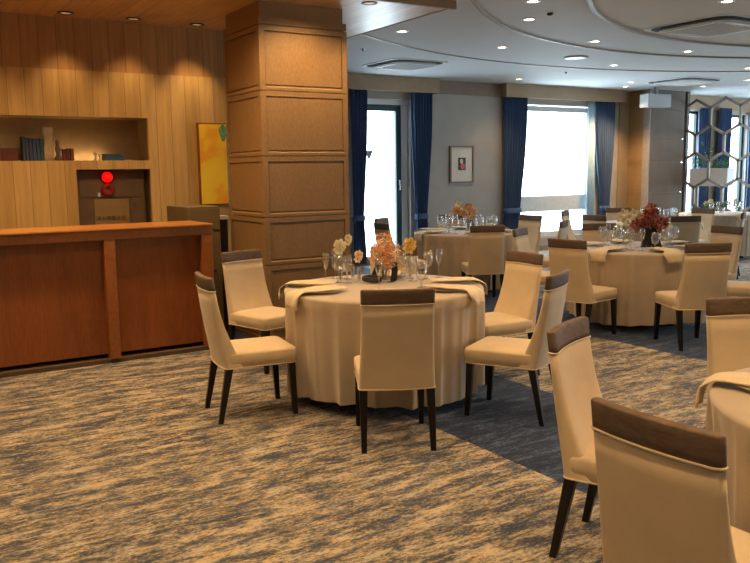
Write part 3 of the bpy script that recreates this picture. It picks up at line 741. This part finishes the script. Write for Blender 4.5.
rad_chair(T5, 240, 'cream chair seen from behind at the front of the far table by the corner column', g)
rad_chair(T5, 183, 'cream chair left of the far table, its band above two others', g)
rad_chair(T5, 121, 'cream chair side-on before the right end of the wide window', g)
rad_chair(T5, 62, 'cream chair behind the far table under the corner column', g)
rad_chair(T5, 0, 'cream chair at the right of the far table before the hexagon lattice', g)
rad_chair(T5, 300, 'cream chair cut by the right edge with dark legs showing', g)

# ------------------------------------------------------------------ tables and cloths
def table(c, seed):
    rnd = random.Random(seed)
    o = thing('round_table', 'round banquet table hidden under the cloth of %s' % TN[c].replace('the ', '', 1), 'table', (c[0], c[1], 0), 0, 'round banquet tables')
    MB().lathe([(.001, .733), (.675, .733), (.675, .755), (.001, .755)], 48).build('tabletop', M['board_low'], o)
    MB().lathe([(.06, .08), (.05, .1), (.05, .732)], 20, cap0=True, cap1=True).build('pedestal', M['espresso'], o)
    for k in range(4):
        T = Matrix.Rotation(k*PI/2+.3, 4, 'Z'); MB().box(.045, .40, -.025, .025, .001, .07, T).build('foot', M['espresso'], o, bevel=.004)
    cl = thing('tablecloth', 'champagne floor-length cloth over %s' % TN[c], 'tablecloth', (c[0], c[1], 0), 0, 'champagne tablecloths')
    n = 360; ph = [rnd.uniform(0, 6.28) for _ in range(4)]; nf = 21
    def fold(a):
        q = nf*a+ph[0]+.9*math.sin(3*a+ph[1])
        return .75*(1-2*abs(math.sin(q/2))**.8)*(.75+.25*math.sin(5*a+ph[2]))+.25*math.sin((nf+8)*a+ph[2]+.6*math.sin(2*a))
    loops = []
    for r, z in ((.02, .7585), (.35, .7585), (.60, .759), (.672, .759), (.688, .754), (.694, .741)):
        loops.append([(r*math.cos(2*PI*j/n), r*math.sin(2*PI*j/n), z) for j in range(n)])
    for k in range(1, 11):
        t_ = k/10; z = .741-(.741-.075)*t_; R0 = .694-.012*t_; amp = .008+.036*t_**.5
        loops.append([((R0+amp*fold(2*PI*j/n)-amp*.35)*math.cos(2*PI*j/n), (R0+amp*fold(2*PI*j/n)-amp*.35)*math.sin(2*PI*j/n), z+(.014*math.sin(3*2*PI*j/n+ph[3])*t_)) for j in range(n)])
    ob = MB().loft(loops, True, False).build('drape', M['tcloth'], cl, smooth=True)
    return cl
for i, c in enumerate((T1, T2, T3, T4, T5, T6)): table(c, 11+i)

# ---- tableware
TZ = .7605
def mk_flute():
    o = thing('champagne_flute', None, 'glass')
    MB().lathe([(.001, .0015), (.032, .001), (.032, .003), (.006, .006), (.004, .02), (.004, .085), (.008, .095)], 20, cap0=False).build('stem', M['glass'], o, smooth=True)
    MB().lathe([(.005, .0955), (.016, .115), (.024, .15), (.025, .18), (.022, .215), (.0212, .215), (.024, .18), (.023, .15), (.015, .117), (.004, .099)], 20).build('bowl', M['glass'], o, smooth=True); return o
def mk_wine():
    o = thing('wine_glass', None, 'glass')
    MB().lathe([(.001, .0015), (.036, .001), (.036, .003), (.006, .006), (.004, .02), (.004, .075), (.008, .085)], 20).build('stem', M['glass'], o, smooth=True)
    MB().lathe([(.005, .0855), (.026, .10), (.038, .13), (.038, .155), (.030, .205), (.0292, .205), (.037, .155), (.037, .13), (.025, .102), (.004, .089)], 20).build('bowl', M['glass'], o, smooth=True); return o
def mk_tumbler():
    o = thing('water_goblet', None, 'glass')
    MB().lathe([(.001, .0015), (.034, .001), (.034, .004), (.008, .009), (.006, .04), (.010, .048)], 20).build('stem', M['glass'], o, smooth=True)
    MB().lathe([(.006, .0485), (.030, .06), (.036, .09), (.035, .165), (.0342, .165), (.035, .09), (.029, .062), (.005, .052)], 20).build('bowl', M['glass'], o, smooth=True); return o
def mk_plate():
    o = thing('dinner_plate', None, 'plate')
    MB().lathe([(.001, .004), (.07, .004), (.085, .008), (.125, .015), (.125, .0165), (.085, .0105), (.001, .006)], 40).build('dish', M['china'], o, smooth=True)
    MB().lathe([(.1255, .0145), (.129, .0155), (.129, .0175), (.1255, .0172)], 40).build('gold_rim', M['gold'], o, smooth=True); return o
def mk_napkin():
    """folded cloth from beyond the plate, over it and down over the table edge; local +x points outward"""
    prof = [(-.16, .0235), (-.06, .0245), (.05, .0245), (.14, .0235), (.17, .019), (.195, .009), (.212, -.004), (.220, -.025), (.225, -.05), (.229, -.085)]
    th = .006; rows = []
    for i, (x, z) in enumerate(prof):
        w = .085+.012*math.sin(i*1.3); t_ = i/len(prof)
        nx, nz = (0, 1) if i < 4 else ((.5, .85) if i == 4 else (1, .2 if i == 5 else 0))
        top = []; bot = []
        for k in range(9):
            u = -1+k/4
            wv = .0035*math.sin(u*5+i*.6)*(1 if i < 6 else 2.0)
            top.append((x+nx*(th+wv), u*w+.01*math.sin(i*.8), z+nz*(th+wv))); bot.append((x+nx*wv, u*w+.01*math.sin(i*.8), z+nz*wv))
        rows.append(top+bot[::-1])
    return tag(MB().loft(rows).build('napkin', M['napkin'], None, smooth=True), None, 'napkin')
PR = {}
SRC = dict(flute=mk_flute, wine=mk_wine, goblet=mk_tumbler, plate=mk_plate, napkin=mk_napkin)
def put(kind, x, y, z, rz, lab, grp):
    if kind not in PR: o = PR[kind] = SRC[kind](); KID[o.name] = kids(o)
    else: o = copy_tree(PR[kind])
    o.location = (x, y, z); o.rotation_euler = (0, 0, rz); tag(o, lab, None, grp); return o
NMK = dict(flute='tall clear champagne flute', wine='clear wine glass', goblet='short clear goblet', plate='gold-rimmed white plate', napkin='ivory napkin')
def place(c, ang, where, kinds=('plate', 'napkin', 'flute', 'wine', 'goblet'), glasses=None):
    a = math.radians(ang); ca, sa = math.cos(a), math.sin(a)
    def loc(r, t_): return (c[0]+r*ca-t_*sa, c[1]+r*sa+t_*ca)
    pos = dict(plate=(.50, 0, 0), napkin=(.50, 0, 0), flute=(.30, .21, 0), wine=(.33, .11, 0), goblet=(.29, .03, 0))
    for k in kinds:
        r, t_, _ = pos[k]
        if k not in ('plate', 'napkin'): r += random.uniform(-.008, .008); t_ += random.uniform(-.008, .008)
        x, y = loc(r, t_)
        put(k, x, y, TZ, a, '%s %s' % (NMK[k], where), {'plate': 'gold-rimmed plates', 'napkin': 'ivory napkins'}.get(k, 'glasses on ' + TN[c]))
place(T1, 181, 'at the left seat of the table nearest the counter', ('plate', 'napkin'))
place(T1, 240, 'at the front seat of the table nearest the counter', ('plate', 'napkin'))
place(T1, 296, 'at the front right seat of the table nearest the counter', ('plate', 'napkin'))
place(T1, 338, 'at the right seat of the table nearest the counter', ('plate', 'napkin'))
place(T1, 52, 'at the back right seat of the table nearest the counter', ('plate', 'napkin'))
place(T1, 142, 'at the column-side seat of the table nearest the counter', ('plate', 'napkin'))
for k, x, y, l_ in (('flute', 2.76, 5.05, 'clear flute standing leftmost on the table nearest the counter'), ('wine', 2.83, 5.00, 'clear wine glass second from the left on the table nearest the counter'),
                    ('goblet', 2.98, 5.12, 'clear goblet behind left of the black ribbon coil'), ('wine', 2.87, 4.93, 'clear wine glass touching the left side of the black ribbon'), ('flute', 2.93, 5.22, 'clear flute below the pale left orchid'),
                    ('goblet', 3.31, 4.74, 'clear goblet directly right of the salmon bouquet'), ('goblet', 3.37, 4.86, 'clear goblet under the yellow orchid'), ('wine', 3.27, 4.83, 'clear wine glass beneath the yellow orchid, beside two goblets'),
                    ('wine', 3.46, 4.76, 'large clear wine glass standing alone right of the bouquet'), ('flute', 3.57, 4.77, 'rightmost clear flute on the table nearest the counter'),
                    ('flute', 2.84, 4.46, 'clear flute behind the front chair back'), ('goblet', 3.16, 4.42, 'clear goblet behind the front chair back')):
    put(k, x, y, TZ, 0, l_, 'glasses on the table nearest the counter')
for c, lst in ((T2, ((190, 'at the left seat'), (246, 'at the front seat'), (296, 'at the front right seat'), (353, 'at the right seat'), (60, 'at the back right seat'), (118, 'at the back left seat'))),
               (T3, ((173, 'at the left seat'), (242, 'at the front seat'), (303, 'at the front right seat'), (6, 'at the right seat'), (62, 'at the back right seat'), (121, 'at the back left seat')))):
    for ang, w_ in lst: place(c, ang, '%s of %s' % (w_, TN[c]))
for c, lst in ((T5, ((183, 'at the left seat'), (240, 'at the front seat'), (300, 'at the front right seat'), (0, 'at the right seat'))), (T6, ((170, 'at the left seat'), (240, 'at the front seat')))):
    for ang, w_ in lst: place(c, ang, '%s of %s' % (w_, TN[c]), ('napkin', 'flute', 'wine'))
place(T4, 116, 'at the back seat of the cut-off lower right table', ('plate', 'napkin'))
place(T4, 60, 'at the right edge of the cut-off lower right table', ('plate', 'napkin'))

# ---- flowers
def petals(mb, c, r, n, plen, pw, rnd, squash=1, mats=2):
    for i in range(n):
        zz_ = 1-2*(i+.5)/n; ph_ = i*2.39996; rr = math.sqrt(1-zz_*zz_)
        d = Vector((rr*math.cos(ph_), rr*math.sin(ph_), zz_*squash)); p = Vector(c)+d*r*rnd.uniform(.55, 1)
        mb.cur = rnd.randrange(mats)
        a = d.cross(Vector((.3, .2, 1))).normalized(); b = d.cross(a)
        for k in range(5):
            t_ = 2*PI*k/5+rnd.random(); o_ = a*math.cos(t_)+b*math.sin(t_); s = d.cross(o_).normalized()*pw
            q1 = p+(o_*.6+d*.5)*plen*.55; q2 = p+(o_*1.0+d*.35)*plen; q3 = q2+(o_*.5-d*.3)*plen*.3
            mb.add([tuple(p), tuple(q1+s), tuple(q2), tuple(q1-s), tuple(q3+s*.5), tuple(q3-s*.5)], [(0, 1, 2, 3), (1, 4, 5, 3)])
def blob_flower(mb, c, r, n=6, face=(0, -1, .2)):
    """open flower of broad overlapping petals round a cup"""
    f = Vector(face).normalized(); a = f.cross(Vector((0, 0, 1))).normalized(); b = f.cross(a)
    for ring_, (rs, ln, cup) in enumerate(((.2, 1, .15), (.1, .7, .45))):
        for k in range(n):
            t_ = 2*PI*(k+.5*ring_)/n; o_ = a*math.cos(t_)+b*math.sin(t_); s = f.cross(o_)
            P = [Vector(c)+o_*r*rs, Vector(c)+o_*r*ln*.55+s*r*.38+f*r*cup*.5, Vector(c)+o_*r*ln*.95+s*r*.22+f*r*cup, Vector(c)+o_*r*ln*1.05+f*r*cup*.7, Vector(c)+o_*r*ln*.95-s*r*.22+f*r*cup, Vector(c)+o_*r*ln*.55-s*r*.38+f*r*cup*.5]
            mb.add([tuple(p) for p in P], [(0, 1, 2, 3), (0, 3, 4, 5)])
def strip(mb, pts, w, th=.002):
    """a ribbon of cloth along pts; w = half width vector"""
    rows = []
    for p in pts:
        p = Vector(p); rows.append([tuple(p-w), tuple(p+w), tuple(p+w+Vector((0, -th, 0))), tuple(p-w+Vector((0, -th, 0)))])
    mb.loft(rows)
def vase_of(o, r=.045, h=.13, c=(0, 0)):
    return MB().lathe([(.001, .004), (r*.8, .001), (r*.85, .01), (r, h*.5), (r*1.05, h), (r*1.0, h), (r*.95, h*.5), (r*.8, .012), (.001, .012)], 24, (c[0], c[1], 0)).build('vase', M['glass'], o, smooth=True)
rnd = random.Random(3)
rt = Vector((.846, -.533, 0))   # direction across the view, for bouquets spread sideways
b1 = thing('flower_arrangement', 'salmon and pink bouquet in a glass vase tied with black ribbon, nearest the counter', 'flowers', (3.12, 4.83, TZ))
vase_of(b1)
st_ = MB()
for k in range(9): st_.tube([(rnd.uniform(-.02, .02), rnd.uniform(-.02, .02), .015), (rnd.uniform(-.05, .05), rnd.uniform(-.05, .05), .20)], .003, 5)
st_.build('stems', M['stem'], b1)
hd = MB(); petals(hd, (.0, .0, .215), .108, 110, .046, .0042, rnd, 1.15); petals(hd, (.03, -.01, .135), .042, 36, .034, .005, rnd)
hd.build('flower_heads', [M['petal_orange'], M['petal_pink']], b1)
rbn = MB()
p0 = Vector((-.045, -.03, 0))
strip(rbn, [p0-rt*.01+Vector((0, 0, .145)), p0-rt*.035+Vector((0, 0, .09)), p0-rt*.06+Vector((0, 0, .03))], rt*.02)
strip(rbn, [rt*.055+Vector((0, -.03, .145)), rt*.06+Vector((0, -.03, .08)), rt*.045+Vector((0, -.04, .01)), rt*.0+Vector((0, -.07, .004))], rt*.022)
for k in range(3):
    c_ = p0-rt*.075+Vector((0, -.01, .02))
    rbn.tube([tuple(c_+rt*(.052*math.cos(t_*PI/6))+Vector((.0, .012*k-.02+.02*math.sin(t_*PI/6), .010*math.sin(t_*PI/6)+.012))) for t_ in range(13)], .019, 6)
rbn.build('ribbon', M['ribbon'], b1, smooth=False)
def bud(x, y, h, r, mat, lab, lean=(0, 0), extra=None):
    o = thing('bud_vase', lab, 'flowers', (x, y, TZ))
    vase_of(o, .016, .10)
    MB().tube([(0, 0, .008), (lean[0]*.4, lean[1]*.4, h*.6), (lean[0], lean[1], h)], .003, 6).build('stem', M['stem'], o)
    f = MB(); blob_flower(f, (lean[0], lean[1], h), r, 7, (-.55, -.8, .3)); blob_flower(f, (lean[0]-.012, lean[1]-.004, h-.03), r*.9, 6, (-.6, -.8, -.1)); blob_flower(f, (lean[0]+.012, lean[1]+.012, h-.01), r*.9, 6, (.3, -.8, .3)); blob_flower(f, (lean[0], lean[1]+.01, h+.008), r*.85, 6, (0, -.2, 1))
    f.build('bloom', mat, o)
    if extra:
        f = MB(); blob_flower(f, extra[0], extra[1], 5, (-.5, -.8, .2)); f.build('bloom', extra[2], o)
    return o
bud(2.90, 5.08, .26, .048, M['petal_white'], 'pale ivory orchid in a slim vase left of the salmon bouquet', (0, 0))
bud(3.005, 4.99, .19, .034, M['petal_pink'], 'small pink flower in a slim vase touching the salmon bouquet', (.0, 0))
bud(3.05, 5.16, .30, .03, M['petal_white'], 'thin pale flower above the salmon bouquet before the window', (-.03, 0))
bud(3.44, 4.96, .245, .052, M['petal_yellow'], 'yellow and ivory orchid in a slim vase right of the salmon bouquet', (0, 0))
# red bouquet
b2 = thing('flower_arrangement', 'crimson bouquet with white orchids and black ribbon on the right middle table', 'flowers', (6.60, 5.32, TZ))
vase_of(b2, .045, .15)
rt2 = Vector((.63, -.77, 0))
st_ = MB()
for k in range(10): e = rt2*rnd.uniform(-.15, .15); st_.tube([(0, 0, .015), (e.x*.5, e.y*.5, .16), (e.x, e.y, rnd.uniform(.22, .3))], .003, 5)
st_.build('stems', M['stem'], b2)
hd = MB()
for s, z, r in ((-.11, .20, .055), (.0, .20, .06), (.11, .19, .055), (.05, .24, .045), (-.05, .25, .05), (.0, .33, .04), (.14, .235, .035), (-.01, .28, .04), (.02, .37, .035), (.05, .31, .035)):
    petals(hd, tuple(rt2*s+Vector((0, 0, z+.02))), r, 34, .042, .006, rnd)
hd.build('flower_heads', [M['petal_red'], M['petal_wine']], b2)
wf = MB()
for s, z, r in ((-.24, .34, .05), (-.19, .30, .055), (-.14, .34, .05), (-.28, .30, .05), (-.08, .31, .045), (-.22, .26, .045), (-.12, .27, .045)): blob_flower(wf, tuple(rt2*s+Vector((0, 0, z))), r, 5, (-.7, -.7, .2))
wf.build('orchid_spray', M['petal_white'], b2)
wo = MB(); blob_flower(wo, (0, 0, .40), .03, 5, (-.7, -.7, .2)); wo.build('orchid_bloom', M['petal_white'], b2)
ws = MB().tube([(0, 0, .15), tuple(rt2*-.1+Vector((0, 0, .28))), tuple(rt2*-.28+Vector((0, 0, .32)))], .003, 5).tube([(0, 0, .15), (0, 0, .39)], .003, 5); ws.build('orchid_stem', M['stem'], b2)
rbn = MB()
for s0, s1 in ((-.03, -.06), (0, -.005), (.03, .10), (.015, .05)): strip(rbn, [rt2*s0+Vector((-.03, -.04, .20)), rt2*(s0+s1)/2*1.0+Vector((-.035, -.045, .10)), rt2*s1+Vector((-.04, -.05, .006))], rt2*.024)
strip(rbn, [rt2*-.06+Vector((-.04, -.05, .008)), rt2*-.14+Vector((-.05, -.05, .004))], Vector((.01, .01, 0)))
rbn.build('ribbon', M['ribbon'], b2)
# bouquet by the print
b3 = thing('flower_arrangement', 'small orange and pink bouquet with a white orchid on the table by the framed print', 'flowers', (6.72, 8.33, TZ))
vase_of(b3, .03, .16)
rt3 = Vector((.777, -.63, 0))
st_ = MB()
for k in range(6): e = rt3*rnd.uniform(-.12, .08); st_.tube([(0, 0, .012), (e.x, e.y, .26)], .003, 5)
st_.build('stems', M['stem'], b3)
hd = MB()
for s, z, r in ((-.10, .26, .05), (-.02, .23, .06), (.04, .19, .045), (-.15, .27, .04), (.07, .27, .035), (.0, .31, .035)): petals(hd, tuple(rt3*s+Vector((0, 0, z))), r, 26, .035, .009, rnd)
hd.build('flower_heads', [M['petal_orange'], M['petal_pink']], b3)
wf = MB()
for s, z, r in ((-.13, .345, .05), (-.19, .28, .04), (-.22, .21, .035)): blob_flower(wf, tuple(rt3*s+Vector((0, 0, z))), r, 5, (-.6, -.8, .2))
wf.build('orchid_spray', M['petal_white'], b3)
rbn = MB(); strip(rbn, [rt3*.02+Vector((0, -.03, .17)), rt3*.03+Vector((0, -.04, .09)), rt3*.035+Vector((0, -.05, .006))], rt3*.02); rbn.build('ribbon', M['ribbon'], b3)
# greenery on the farthest table
b4 = thing('flower_arrangement', 'low green and white arrangement on the farthest table by the lattice', 'flowers', (12.5, 8.55, TZ))
vase_of(b4, .05, .12)
lf = MB()
for k in range(70): s = rnd.uniform(-.3, .3); leaf(lf, (s*.55, -s*.83, rnd.uniform(.08, .16)), rnd.uniform(0, 6.28), rnd.uniform(-.2, .9), .1, .018)
lf.build('foliage', M['leaf'], b4)
wf = MB()
for s, z in ((-.25, .16), (-.18, .2), (.1, .17), (.22, .2)): blob_flower(wf, (s*.55, -s*.83, z), .05, 5, (-.8, -.6, .2))
wf.build('blooms', M['petal_white'], b4)

# ------------------------------------------------------------------ light
wd = bpy.data.worlds.new('overcast_daylight'); sc.world = wd; wd.use_nodes = True
bg = wd.node_tree.nodes['Background']; bg.inputs[0].default_value = (.74, .89, 1, 1); bg.inputs[1].default_value = 10.5
def portal(x, y, z, w, h, rot):
    L = bpy.data.lights.new('daylight_portal', 'AREA'); L.shape = 'RECTANGLE'; L.size = w; L.size_y = h; L.cycles.is_portal = True
    o = bpy.data.objects.new('daylight_portal', L); C.objects.link(o); o.location = (x, y, z); o.rotation_euler = rot
for x0, x1, z0, z1 in W: portal((x0+x1)/2, YB+.27, (z0+z1)/2, x1-x0, z1-z0, (-PI/2, 0, 0))
for a, b, c, d in RW: portal(19.24, (a+b)/2, (c+d)/2, b-a, d-c, (0, PI/2, 0) if False else (PI/2, 0, PI/2))
# lit shelf strip inside the niche
sh = thing('shelf_light_strip', 'warm light strip hidden along the back of the wall niche', 'light strip', (0, YW+.34, N0+.0005))
MB().box(-3.2, 2.4, -.01, .01, 0, .012).build('housing', M['bk_cream'], sh)
for x in (-2.2, -.8, .5, 1.83):
    L = bpy.data.lights.new('niche_lamp', 'AREA'); L.shape = 'RECTANGLE'; L.size = 1.2 if x < 1 else .6; L.size_y = .02; L.energy = 2.2 if x < 1 else .9; L.color = (1, .66, .28)
    o = bpy.data.objects.new('niche_lamp', L); C.objects.link(o); o.location = (x, YW+.30, N0+.02); o.rotation_euler = (PI-.5, 0, 0)

# ------------------------------------------------------------------ camera
p, r, y = map(math.radians, (7.8, .8, 32.2))
fw = Vector((math.sin(y)*math.cos(p), math.cos(y)*math.cos(p), -math.sin(p)))
rtv = Vector((math.cos(y), -math.sin(y), 0)); up = rtv.cross(fw)
ROLL = -1
rt_, up_ = rtv*math.cos(r)-up*math.sin(r)*ROLL*-1, up*math.cos(r)+rtv*math.sin(r)*ROLL*-1
cam = bpy.data.cameras.new('camera'); cam.sensor_width = 36; cam.lens = 36*800/750; cam.clip_start = .05
co = bpy.data.objects.new('camera', cam); C.objects.link(co)
Mx = Matrix((( rt_.x, up_.x, -fw.x, 0), (rt_.y, up_.y, -fw.y, 0), (rt_.z, up_.z, -fw.z, 1.55), (0, 0, 0, 1)))
co.matrix_world = Mx
sc.camera = co
sc.view_settings.view_transform = 'Standard'; sc.view_settings.look = 'None'; sc.view_settings.gamma = 1; sc.view_settings.exposure = .42
sc.cycles.use_denoising = True
sc.cycles.max_bounces = 6; sc.cycles.transparent_max_bounces = 24
